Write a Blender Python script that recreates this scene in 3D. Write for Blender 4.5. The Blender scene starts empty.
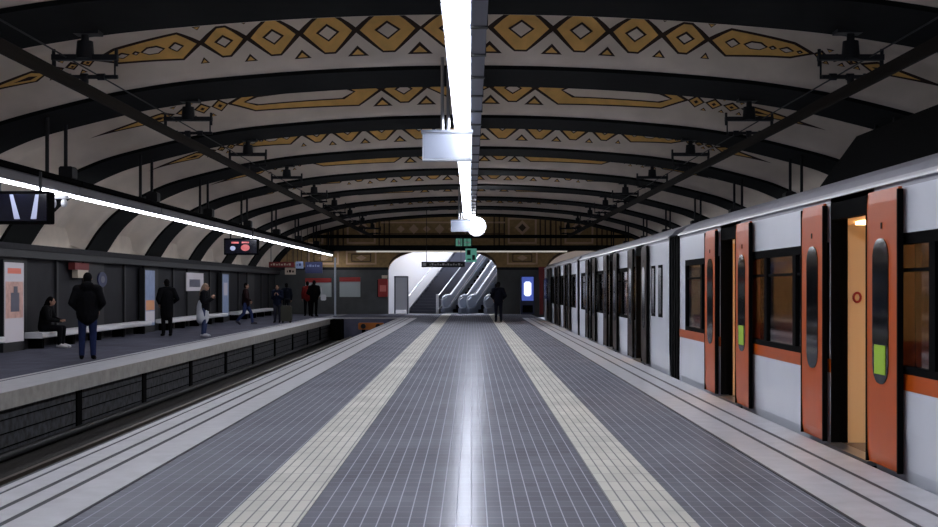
import bpy, bmesh, math, random
from mathutils import Vector, Matrix, Euler
random.seed(7)
C = bpy.context.scene.collection
SC = bpy.context.scene
PI = math.pi

# ------------------------------------------------------------------ camera, world, exposure
cam_d = bpy.data.cameras.new('camera'); cam = bpy.data.objects.new('camera', cam_d); C.objects.link(cam)
cam.location = (0, 0, 1.5); cam.rotation_euler = (PI/2, 0, 0)
cam_d.sensor_width = 36; cam_d.lens = 36*1200/938
cam_d.shift_x = -2/938; cam_d.shift_y = 23.5/938
cam_d.clip_start = .05; cam_d.clip_end = 300
SC.camera = cam
w = bpy.data.worlds.new('world'); SC.world = w; w.use_nodes = True
w.node_tree.nodes['Background'].inputs[0].default_value = (.55, .6, .75, 1)
w.node_tree.nodes['Background'].inputs[1].default_value = .25
SC.view_settings.view_transform = 'Standard'; SC.view_settings.look = 'None'
SC.view_settings.gamma = 1; SC.view_settings.use_curve_mapping = False
SC.view_settings.exposure = 1.7
CENTRE_LIGHT = 10.0       # emission of the luminaires over the platform
SIDE_LIGHT = 6.5         # emission of the strip lights over the side platforms
HALL_FILL = 40.0         # unseen fill lamps added to brighten the escalator hall
TRAIN_LIGHT = 7.0        # lamps inside the train

# ------------------------------------------------------------------ materials
def lin(c):
    return tuple(((v/255)/12.92 if v/255 <= .04045 else ((v/255+.055)/1.055)**2.4) for v in c)
MATS = {}
def mat(name, rgb, rough=.6, metal=0, noise=0, nscale=6, spec=.5, emit=None, estr=0, bump=0, alpha=1, trans=0, stretch=(1,1,1)):
    if name in MATS: return MATS[name]
    m = bpy.data.materials.new(name); m.use_nodes = True
    nt = m.node_tree; b = nt.nodes['Principled BSDF']
    c = lin(rgb) if max(rgb) > 1 else rgb
    b.inputs['Base Color'].default_value = (*c, 1)
    b.inputs['Roughness'].default_value = rough; b.inputs['Metallic'].default_value = metal
    b.inputs['Specular IOR Level'].default_value = spec
    b.inputs['Transmission Weight'].default_value = trans
    if alpha < 1: b.inputs['Alpha'].default_value = alpha
    if emit:
        b.inputs['Emission Color'].default_value = (*lin(emit), 1); b.inputs['Emission Strength'].default_value = estr
    if noise or bump:
        tc = nt.nodes.new('ShaderNodeTexCoord'); mp = nt.nodes.new('ShaderNodeMapping'); mp.inputs['Scale'].default_value = stretch
        nz = nt.nodes.new('ShaderNodeTexNoise'); nz.inputs['Scale'].default_value = nscale; nz.inputs['Detail'].default_value = 5
        nt.links.new(tc.outputs['Object'], mp.inputs[0]); nt.links.new(mp.outputs[0], nz.inputs['Vector'])
        if noise:
            rp = nt.nodes.new('ShaderNodeMapRange'); rp.inputs[1].default_value = .3; rp.inputs[2].default_value = .7
            rp.inputs[3].default_value = 1-noise; rp.inputs[4].default_value = 1+noise*.6
            mx = nt.nodes.new('ShaderNodeMix'); mx.data_type = 'RGBA'; mx.blend_type = 'MULTIPLY'; mx.inputs[0].default_value = 1
            mx.inputs[6].default_value = (*c, 1)
            nt.links.new(nz.outputs[0], rp.inputs[0]); nt.links.new(rp.outputs[0], mx.inputs[7])
            nt.links.new(mx.outputs[2], b.inputs['Base Color'])
        if bump:
            bp = nt.nodes.new('ShaderNodeBump'); bp.inputs['Strength'].default_value = bump; bp.inputs['Distance'].default_value = .02
            nt.links.new(nz.outputs[0], bp.inputs['Height']); nt.links.new(bp.outputs[0], b.inputs['Normal'])
    MATS[name] = m
    return m

def tile_mat(name, rgb, grout, sx, sy, lw, rough, noise=.12, lines_y=.5, gloss=.03):
    """floor setts: joints along the platform every sx, cross joints every sy"""
    m = bpy.data.materials.new(name); m.use_nodes = True; nt = m.node_tree; b = nt.nodes['Principled BSDF']
    N = nt.nodes.new; L = nt.links.new
    tc = N('ShaderNodeTexCoord'); sp = N('ShaderNodeSeparateXYZ'); L(tc.outputs['Object'], sp.inputs[0])
    def line(sock, s, lw_):
        a = N('ShaderNodeMath'); a.operation = 'DIVIDE'; a.inputs[1].default_value = s; L(sock, a.inputs[0])
        f = N('ShaderNodeMath'); f.operation = 'FRACT'; L(a.outputs[0], f.inputs[0])
        l = N('ShaderNodeMath'); l.operation = 'LESS_THAN'; l.inputs[1].default_value = lw_/s; L(f.outputs[0], l.inputs[0])
        return l.outputs[0], a.outputs[0]
    lx, ax = line(sp.outputs[0], sx, lw); ly, ay = line(sp.outputs[1], sy, lw)
    sc = N('ShaderNodeMath'); sc.operation = 'MULTIPLY'; sc.inputs[1].default_value = lines_y; L(ly, sc.inputs[0])
    mx = N('ShaderNodeMath'); mx.operation = 'MAXIMUM'; L(lx, mx.inputs[0]); L(sc.outputs[0], mx.inputs[1])
    # each tile its own tone
    fx = N('ShaderNodeMath'); fx.operation = 'FLOOR'; L(ax, fx.inputs[0]); fy = N('ShaderNodeMath'); fy.operation = 'FLOOR'; L(ay, fy.inputs[0])
    cb = N('ShaderNodeCombineXYZ'); L(fx.outputs[0], cb.inputs[0]); L(fy.outputs[0], cb.inputs[1])
    wn = N('ShaderNodeTexWhiteNoise'); L(cb.outputs[0], wn.inputs[0])
    mr = N('ShaderNodeMapRange'); mr.inputs[3].default_value = 1-noise; mr.inputs[4].default_value = 1+noise; L(wn.outputs[0], mr.inputs[0])
    nz = N('ShaderNodeTexNoise'); nz.inputs['Scale'].default_value = .8; nz.inputs['Detail'].default_value = 6; L(tc.outputs['Object'], nz.inputs['Vector'])
    m2 = N('ShaderNodeMapRange'); m2.inputs[1].default_value = .3; m2.inputs[2].default_value = .7; m2.inputs[3].default_value = .85; m2.inputs[4].default_value = 1.12; L(nz.outputs[0], m2.inputs[0])
    mm = N('ShaderNodeMath'); mm.operation = 'MULTIPLY'; L(mr.outputs[0], mm.inputs[0]); L(m2.outputs[0], mm.inputs[1])
    c1 = N('ShaderNodeMix'); c1.data_type = 'RGBA'; c1.blend_type = 'MULTIPLY'; c1.inputs[0].default_value = 1; c1.inputs[6].default_value = (*lin(rgb), 1); L(mm.outputs[0], c1.inputs[7])
    c2 = N('ShaderNodeMix'); c2.data_type = 'RGBA'; L(mx.outputs[0], c2.inputs[0]); L(c1.outputs[2], c2.inputs[6]); c2.inputs[7].default_value = (*lin(grout), 1)
    L(c2.outputs[2], b.inputs['Base Color']); b.inputs['Specular IOR Level'].default_value = .0
    r = N('ShaderNodeMapRange'); r.inputs[3].default_value = rough; r.inputs[4].default_value = min(1, rough+.3); L(mx.outputs[0], r.inputs[0])
    L(r.outputs[0], b.inputs['Roughness'])
    gl = N('ShaderNodeBsdfGlossy'); gl.inputs['Color'].default_value = (.9, .92, 1, 1); L(r.outputs[0], gl.inputs['Roughness'])
    ms = N('ShaderNodeMixShader'); ms.inputs[0].default_value = gloss; L(b.outputs[0], ms.inputs[1]); L(gl.outputs[0], ms.inputs[2])
    L(ms.outputs[0], nt.nodes['Material Output'].inputs['Surface'])
    MATS[name] = m
    return m

M_tile = tile_mat('grey_tile', (108, 109, 118), (146, 148, 160), .10, .20, .008, .20, .06, .3, .075)
M_tact = tile_mat('tactile_tile', (186, 184, 178), (120, 120, 122), .08, .40, .012, .42, .06, .8)
M_edge = mat('edge_stone', (190, 190, 196), .38, noise=.12, nscale=5)
M_groove = mat('groove', (58, 58, 66), .6)
M_conc = mat('concrete', (120, 120, 126), .75, noise=.25, nscale=4, bump=.2)
M_slab = mat('slab_face', (158, 156, 152), .7, noise=.2, nscale=6)
M_pitwall = mat('pit_wall', (50, 52, 58), .8, noise=.9, nscale=7, bump=.8)
M_pit = mat('track_bed', (40, 36, 34), .9, noise=.5, nscale=14, bump=.8)
M_rust = mat('rail_steel', (92, 80, 70), .4, .8, noise=.3, nscale=8)
M_rib = mat('rib_black', (19, 21, 21), .9, noise=.2, nscale=3, spec=.15)
M_vault = mat('vault_plaster', (218, 206, 192), .85, noise=.12, nscale=1.5, spec=.2)
M_gold = mat('gold_paint', (226, 178, 100), .7, noise=.15, nscale=4)
M_line = mat('dark_outline', (44, 26, 14), .8)
M_wall = mat('wall_panel', (33, 33, 38), .6, noise=.2, nscale=2, spec=.15)
M_pil = mat('pilaster', (20, 20, 24), .6)
M_ledge = mat('ledge', (40, 40, 44), .7, noise=.2, spec=.15)
M_black = mat('black', (8, 8, 9), .9, spec=.03)
M_dark = mat('dark_metal', (22, 23, 27), .6, .2)
M_greymetal = mat('grey_metal', (92, 94, 108), .5, .2)
M_lightgrey = mat('light_grey', (176, 182, 196), .35, .1)
M_steel = mat('steel', (165, 168, 175), .3, .9)
M_rail = mat('conductor', (34, 29, 24), .8, 0, spec=.1)
M_white = mat('train_white', (205, 208, 218), .28, noise=.04, nscale=2)
M_orange = mat('train_orange', (178, 76, 14), .35, noise=.06, nscale=3, spec=.3)
M_brown = mat('train_brown', (38, 25, 20), .5, spec=.15)
M_glass = mat('dark_glass', (10, 11, 14), .06, spec=.6, alpha=.74)
M_gasket = mat('gasket', (6, 6, 7), .9, spec=.05)
M_roof = mat('train_roof', (150, 150, 160), .5, .0, noise=.08)
M_cream = mat('cream_panel', (226, 196, 150), .5)
M_tfloor = mat('train_floor', (110, 96, 84), .6)
M_seat = mat('seat_fabric', (150, 74, 40), .8)
M_green = mat('green_sticker', (150, 190, 40), .5)
M_red = mat('red_paint', (160, 44, 40), .5)
M_dred = mat('dark_red', (120, 30, 34), .5)
M_blue = mat('blue_paint', (40, 46, 88), .5)
M_whitep = mat('white_paint', (220, 220, 224), .6)
M_beige = mat('beige_paint', (205, 190, 170), .6)
M_brownwall = mat('brown_tile', (172, 138, 88), .6, noise=.25, nscale=6)
M_brownline = mat('brown_line', (74, 54, 32), .6)
M_tan = mat('tan_border', (214, 180, 146), .6)
M_dado = mat('dado_stone', (70, 72, 72), .45, noise=.2, nscale=2)
M_hall = mat('hall_white', (214, 216, 224), .7)
M_stair = mat('stair_stone', (54, 58, 72), .5)
M_balus = mat('balustrade', (110, 116, 130), .3, .3)
M_orangeb = mat('buffer_orange', (190, 110, 40), .6)
def emis(name, rgb, s): return mat(name, rgb, .5, emit=rgb, estr=s)
M_lampC = emis('lamp_centre', (244, 247, 255), CENTRE_LIGHT)
M_lampS = emis('lamp_side', (240, 244, 255), SIDE_LIGHT)
M_fillH = emis('fill_hall', (245, 248, 255), HALL_FILL)
M_lampT = emis('lamp_train', (255, 214, 160), TRAIN_LIGHT)
M_scrW_glare = emis('screen_white_glare', (150, 155, 180), .22)  # white screen marks, also the painted glare streaks
M_scrR = emis('screen_red', (180, 90, 90), .16)
M_scrB = emis('screen_blue', (66, 84, 160), .3)
M_exit = emis('exit_green', (90, 150, 130), .16)

# ------------------------------------------------------------------ mesh helpers
class MB:
    def __init__(s): s.v = []; s.f = []; s.m = []; s.mats = []; s.sm = []
    def mi(s, m):
        if m not in s.mats: s.mats.append(m)
        return s.mats.index(m)
    def face(s, pts, m, smooth=False):
        n = len(s.v); s.v += [tuple(p) for p in pts]; s.f.append(list(range(n, n+len(pts)))); s.m.append(s.mi(m)); s.sm.append(smooth)
    def add(s, vs, fs, m, smooth=False):
        n = len(s.v); s.v += [tuple(p) for p in vs]; k = s.mi(m)
        for f in fs: s.f.append([i+n for i in f]); s.m.append(k); s.sm.append(smooth)
    def box(s, x0, x1, y0, y1, z0, z1, m, bev=0):
        if bev:
            b = min(bev, (x1-x0)/2.01, (z1-z0)/2.01)
            return s.prism([(x0+b,z0),(x1-b,z0),(x1,z0+b),(x1,z1-b),(x1-b,z1),(x0+b,z1),(x0,z1-b),(x0,z0+b)], y0, y1, m)
        vs = [(x,y,z) for x in (x0,x1) for y in (y0,y1) for z in (z0,z1)]
        s.add(vs, [(0,1,3,2),(4,6,7,5),(0,4,5,1),(2,3,7,6),(0,2,6,4),(1,5,7,3)], m)
    def prism(s, poly, y0, y1, m, axis='y', smooth=False):
        n = len(poly)
        if axis == 'y': vs = [(a,y0,b) for a,b in poly]+[(a,y1,b) for a,b in poly]
        elif axis == 'x': vs = [(y0,a,b) for a,b in poly]+[(y1,a,b) for a,b in poly]
        else: vs = [(a,b,y0) for a,b in poly]+[(a,b,y1) for a,b in poly]
        s.add(vs, [tuple(range(n))[::-1], tuple(range(n,2*n))]+[(i,(i+1)%n,(i+1)%n+n,i+n) for i in range(n)], m, smooth)
    def tube(s, p0, p1, r0, m, r1=None, n=10, smooth=True):
        r1 = r0 if r1 is None else r1
        a = Vector(p0); b = Vector(p1); d = (b-a)
        if d.length < 1e-6: return
        d.normalize(); u = d.orthogonal().normalized(); w_ = d.cross(u)
        vs = []
        for p, r in ((a,r0),(b,r1)):
            for i in range(n):
                t = 2*PI*i/n; vs.append(p+u*math.cos(t)*r+w_*math.sin(t)*r)
        s.add(vs, [(i,(i+1)%n,(i+1)%n+n,i+n) for i in range(n)], m, smooth)
        s.add(vs[:n], [tuple(range(n))[::-1]], m); s.add(vs[n:], [tuple(range(n))], m)
    def path(s, pts, r, m, n=8):
        for a, b in zip(pts, pts[1:]): s.tube(a, b, r, m, n=n)
    def ball(s, c, r, m, seg=14, rings=9):
        rx, ry, rz = (r,r,r) if not isinstance(r, tuple) else r
        vs = [(c[0],c[1],c[2]+rz)]
        for i in range(1, rings):
            a = PI*i/rings
            for j in range(seg):
                t = 2*PI*j/seg; vs.append((c[0]+rx*math.sin(a)*math.cos(t), c[1]+ry*math.sin(a)*math.sin(t), c[2]+rz*math.cos(a)))
        vs.append((c[0],c[1],c[2]-rz)); L = len(vs)-1
        fs = [(0,1+j,1+(j+1)%seg) for j in range(seg)]
        for i in range(rings-2):
            for j in range(seg):
                a = 1+i*seg; fs.append((a+j, a+seg+j, a+seg+(j+1)%seg, a+(j+1)%seg))
        a = 1+(rings-2)*seg
        fs += [(a+(j+1)%seg, a+j, L) for j in range(seg)]
        s.add(vs, fs, m, True)
    def cone(s, a, b, ra, rb, m):
        """tapered limb with round ends"""
        s.ball(a, ra, m, 12, 8); s.ball(b, rb, m, 12, 8); s.tube(a, b, ra, m, rb, n=12)
    def build(s, name, parent=None, local=False, fix=True):
        me = bpy.data.meshes.new(name)
        off = Vector((0,0,0))
        if parent is not None and not local: off = wloc(parent)
        me.from_pydata([Vector(v)-off for v in s.v], [], s.f)
        for m in s.mats: me.materials.append(m)
        me.polygons.foreach_set('material_index', s.m); me.polygons.foreach_set('use_smooth', s.sm)
        if fix:
            bm = bmesh.new(); bm.from_mesh(me); bmesh.ops.recalc_face_normals(bm, faces=bm.faces); bm.to_mesh(me); bm.free()
        me.update()
        o = bpy.data.objects.new(name, me); C.objects.link(o)
        if parent is not None: o.parent = parent
        return o
def wloc(o):
    v = Vector((0,0,0))
    while o is not None: v += o.location; o = o.parent
    return v
def thing(name, label, cat, loc, group=None, rz=0):
    o = bpy.data.objects.new(name, None); C.objects.link(o); o.location = loc; o.rotation_euler = (0,0,rz); o.empty_display_size = .1
    return tag(o, label, cat, group)
def tag(o, label, cat, group=None):
    o['label'] = label; o['category'] = cat
    if group: o['group'] = group
    return o
def struct(o): o['kind'] = 'structure'; return o
def dup(o, loc=None, parent=None, label=None):
    c = o.copy(); C.objects.link(c)
    if parent is not None: c.parent = parent
    if loc is not None: c.location = loc
    if label: c['label'] = label
    for ch in list(o.children): dup(ch, None, c)
    return c
def at(px, py, y): return ((px-471)*y/1200, y, 1.5+(287-py)*y/1200)

# ------------------------------------------------------------------ vault profile (x -> height of the rib soffit)
K = 3.885
PTS = [(0,1),(.6,.985),(1.196,.940),(1.54,.893),(1.75,.85),(2.09,.763),(2.25,.707),(2.405,.632),(2.567,.525),(2.683,.403),(2.776,.263)]
PTS = [(a*K, b*K+1.5) for a, b in PTS]
def catmull(P, n=12):
    P = [(-P[1][0], P[1][1])]+P+[(2*P[-1][0]-P[-2][0], 2*P[-1][1]-P[-2][1])]
    out = []
    for i in range(1, len(P)-2):
        for k in range(n):
            t = k/n; r = []
            for d in (0,1):
                p0,p1,p2,p3 = P[i-1][d],P[i][d],P[i+1][d],P[i+2][d]
                r.append(.5*(2*p1+(p2-p0)*t+(2*p0-5*p1+4*p2-p3)*t*t+(3*p1-p0-3*p2+p3)*t**3))
            out.append(tuple(r))
    out.append(P[-2]); return out
HALF = catmull(PTS)
FULL = [(-a,b) for a,b in HALF[:0:-1]]+HALF
def prof(x):
    x = abs(x)
    for (a,b),(c,d) in zip(HALF, HALF[1:]):
        if a <= x <= c: return b+(d-b)*(x-a)/(c-a)
    return HALF[-1][1]
def nrm(x):
    e = .15; d = (prof(min(10.7,abs(x)+e))-prof(abs(x)-e))/(min(10.7,abs(x)+e)-abs(x)+e) if abs(x) > e else 0
    n = Vector((-d*(1 if x > 0 else -1), 1)); n.normalize(); return n
NRM = [nrm(a) for a, b in FULL]
RIB_W = 1.85; STEP = 6.15
RIBS = [17.1+STEP*k for k in range(-3, 9)]           # far edge of every rib
# ------------------------------------------------------------------ floors and track pits
Y0, Y1 = -6.0, 58.0
m = MB(); m.box(-3.50, 3.30, Y0, 66.7, -1.1, 0, M_tile); struct(m.build('floor'))
def strip(x0, x1, mt, name, y0=Y0, y1=66.2, h=.006, z=0):
    b = MB(); b.box(x0, x1, y0, y1, z-.02, z+h, mt); return struct(b.build(name))
strip(-1.575, -1.09, M_tact, 'trim_1'); strip(.96, 1.43, M_tact, 'trim_2')
for i, (x0, x1) in enumerate(((-3.50,-3.43),(-3.39,-3.20),(-3.145,-2.99),(-2.935,-2.60),(2.46,2.77),(2.82,3.03),(3.08,3.34))):
    strip(x0, x1, M_edge, 'trim_%d' % (3+i), y1=57.95)
for x0, x1 in ((-3.42,-2.6),(2.46,3.3)):
    strip(x0, x1, M_groove, 'trim_10', h=.0015, y1=57.9)
for x in (-2.6, 2.44):
    strip(x, x+.02, M_groove, 'trim_11', h=.008, y1=58)
# left platform
m = MB(); m.box(-11.2, -6.75, Y0, 66.7, -1.1, -.01, M_conc); struct(m.build('floor'))
M_ltile = tile_mat('left_tile', (92, 92, 104), (70, 70, 80), .4, .4, .012, .3, .08, 1)
m = MB(); m.box(-10.9, -7.45, Y0, 66.7, -.01, 0, M_ltile); struct(m.build('floor'))
m = MB(); m.box(-7.45, -6.6, Y0, Y1, -.24, .004, M_slab); m.box(-7.44, -6.62, Y0, Y1, -.02, .006, M_edge); struct(m.build('trim_12'))
m = MB(); m.box(-7.62, -7.52, Y0, Y1, -.01, .005, M_edge); struct(m.build('trim_13'))
# right platform beyond the train
m = MB(); m.box(6.7, 11.2, Y0, 66.7, -1.1, 0, M_conc); struct(m.build('floor'))
# pits
m = MB(); m.box(-6.75, -3.5, Y0, Y1, -1.3, -1.0, M_pit); struct(m.build('floor'))
m = MB(); m.box(3.3, 6.7, Y0, 66.7, -1.3, -1.0, M_pit); struct(m.build('floor'))
m = MB(); m.box(-6.80, -6.72, Y0, Y1, -1.0, -.24, M_pitwall)
for k in range(14):
    y = 4+k*4.1; m.box(-6.74, -6.69, y, y+.25, -1.0, -.24, M_black)
for k in range(3): m.box(-6.73, -6.705, Y0, Y1, -.42-.2*k, -.405-.2*k, M_black)
struct(m.build('wall_left'))
M_bluec = mat('blue_concrete', (92, 94, 118), .7, noise=.2, nscale=2)
m = MB(); m.box(-6.75, -3.3, Y1, Y1+.3, -1.1, 0.0, M_bluec); m.box(-6.75, -3.5, Y1+.3, 66.7, -.4, 0, M_ltile); m.box(-6.75,-3.0,Y1-.05,Y1+.35,-.04,.01,M_edge)
struct(m.build('wall_front'))
m = MB(); m.box(-3.62, -3.48, Y0, Y1, -.30, -.03, M_groove); struct(m.build('trim_14'))

# ------------------------------------------------------------------ walls
m = MB(); m.box(-11.3, -10.9, Y0, 66.7, 0, 2.5, M_wall)
for r in RIBS:
    m.box(-10.9, -10.84, r-RIB_W-.1, r-.1, 0, 2.45, M_pil); m.box(-10.9, -10.84, r+2.0, r+2.15, 0, 2.45, M_pil)
struct(m.build('wall_left'))
m = MB(); m.box(-11.4, -10.55, Y0, 66.7, 2.38, 2.52, M_ledge); m.box(-10.9, -10.6, Y0, 66.7, 2.2, 2.38, M_pil); m.box(-11.6, -11.02, Y0, 66.7, 2.5, 3.6, M_vault)
struct(m.build('trim_18'))
m = MB(); m.box(10.8, 11.3, Y0, 66.7, 0, 2.6, M_wall); m.box(10.5, 11.3, Y0, 66.7, 2.38, 2.52, M_ledge); m.box(11.02, 11.6, Y0, 66.7, 2.5, 3.6, M_vault); struct(m.build('wall_right'))
# end wall with two arched openings
OPEN = [(-4.6, 1.45, 2.3, 3.62), (4.1, 8.6, 1.9, 3.55)]
YE = 66.7
m = MB()
def arch_h(x):
    for a, b, s, t in OPEN:
        if a < x < b: return s+(t-s)*math.sqrt(max(0, 1-((x-(a+b)/2)/((b-a)/2))**2))**.8
    return 0
xs = sorted(set([round(-11+.05*i, 3) for i in range(441)]+[v for o in OPEN for v in (o[0], o[1], o[0]+.03, o[0]+.1, o[1]-.03, o[1]-.1)]))
for a, b in zip(xs, xs[1:]):
    c = (a+b)/2; h0 = arch_h(c)
    if h0 == 0: m.box(a, b, YE, YE+.5, 0, 2.45, M_dado); m.box(a, b, YE, YE+.5, 2.45, 2.6, M_ledge); h0 = 2.6
    m.box(a, b, YE, YE+.5, h0, 5.7, M_brownwall)
struct(m.build('wall_front')); m = MB()
for a, b in zip(xs, xs[1:]):
    if arch_h((a+b)/2): m.box(a, b, YE-.05, YE, arch_h((a+b)/2), arch_h((a+b)/2)+.16, M_brownline)
def frame(x0, x1, z0, z1, t, mt, y=YE-.03):
    m.box(x0, x1, y, YE, z0, z0+t, mt); m.box(x0, x1, y, YE, z1-t, z1, mt); m.box(x0, x0+t, y, YE, z0, z1, mt); m.box(x1-t, x1, y, YE, z0, z1, mt)
def dia(cx, cz, rx, rz, mt, y):
    m.prism([(cx-rx,cz),(cx,cz-rz),(cx+rx,cz),(cx,cz+rz)], y, YE, mt)
for cx in (-6.1, 2.85, -8.2):
    frame(cx-.85, cx+.85, 2.75, 3.5, .09, M_tan); frame(cx-.55, cx+.55, 2.9, 3.35, .05, M_brownline); dia(cx, 3.12, .3, .16, M_tan, YE-.02)
for cx in (2.85, 6, -6.1, -9):
    frame(cx-.8, cx+.8, 3.9, 5.35, .1, M_tan); dia(cx, 4.8, .42, .42, M_tan, YE-.02); dia(cx, 4.8, .22, .22, M_brownline, YE-.03)
    for k in (-1, 1):
        for j in range(3): m.box(cx+k*(1.0+.28*j)-.04, cx+k*(1.0+.28*j)+.04, YE-.02, YE, 3.8, 5.4, M_brownline)
for k in range(7):
    dia(-3.9+.72*k, 4.72, .22+.05*(k % 2), .2+.08*(k % 2), M_tan, YE-.02)
m.box(-5.0, 1.9, YE-.02, YE, 5.05, 5.13, M_tan); m.box(-5.0, 1.9, YE-.02, YE, 4.42, 4.48, M_brownline)
struct(m.build('trim_19'))
# cross beams before the end wall
m = MB(); m.box(-9.0, 9.0, 64.9, 65.2, 3.46, 3.76, M_rib); struct(m.build('trim_15'))
m = MB(); m.box(-6.2, 5.2, 64.88, 64.98, 3.38, 3.46, emis('lamp_beam', (235,228,218), .14)); tag(m.build('strip_light'), 'thin pale light strip under the black beam before the end wall', 'strip light')
m = MB(); m.box(-9.6, 9.6, 65.3, 65.5, 4.16, 4.34, M_rib); struct(m.build('trim_17'))

# ------------------------------------------------------------------ ribs
def pt(i, off): a, b = FULL[i]; n = NRM[i]; return (a+n.x*off, b+n.y*off)
for k, r in enumerate(RIBS):
    m = MB(); n = len(FULL)
    y0, y1 = r-RIB_W, r
    lo = [pt(i, 0) for i in range(n)]; hi = [pt(i, .7) for i in range(n)]
    ch = .05
    for i in range(n-1):
        a, b, c, d = lo[i], lo[i+1], hi[i+1], hi[i]
        m.face([(a[0],y0,a[1]),(b[0],y0,b[1]),(b[0],y1,b[1]),(a[0],y1,a[1])], M_rib, True)
        m.face([(a[0],y0,a[1]),(d[0],y0,d[1]),(c[0],y0,c[1]),(b[0],y0,b[1])], M_rib)
        m.face([(a[0],y1,a[1]),(b[0],y1,b[1]),(c[0],y1,c[1]),(d[0],y1,d[1])], M_rib)
        m.face([(d[0],y0,d[1]),(d[0],y1,d[1]),(c[0],y1,c[1]),(c[0],y0,c[1])], M_rib)
    struct(m.build('trim_%d' % (20+k), fix=False))

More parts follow.
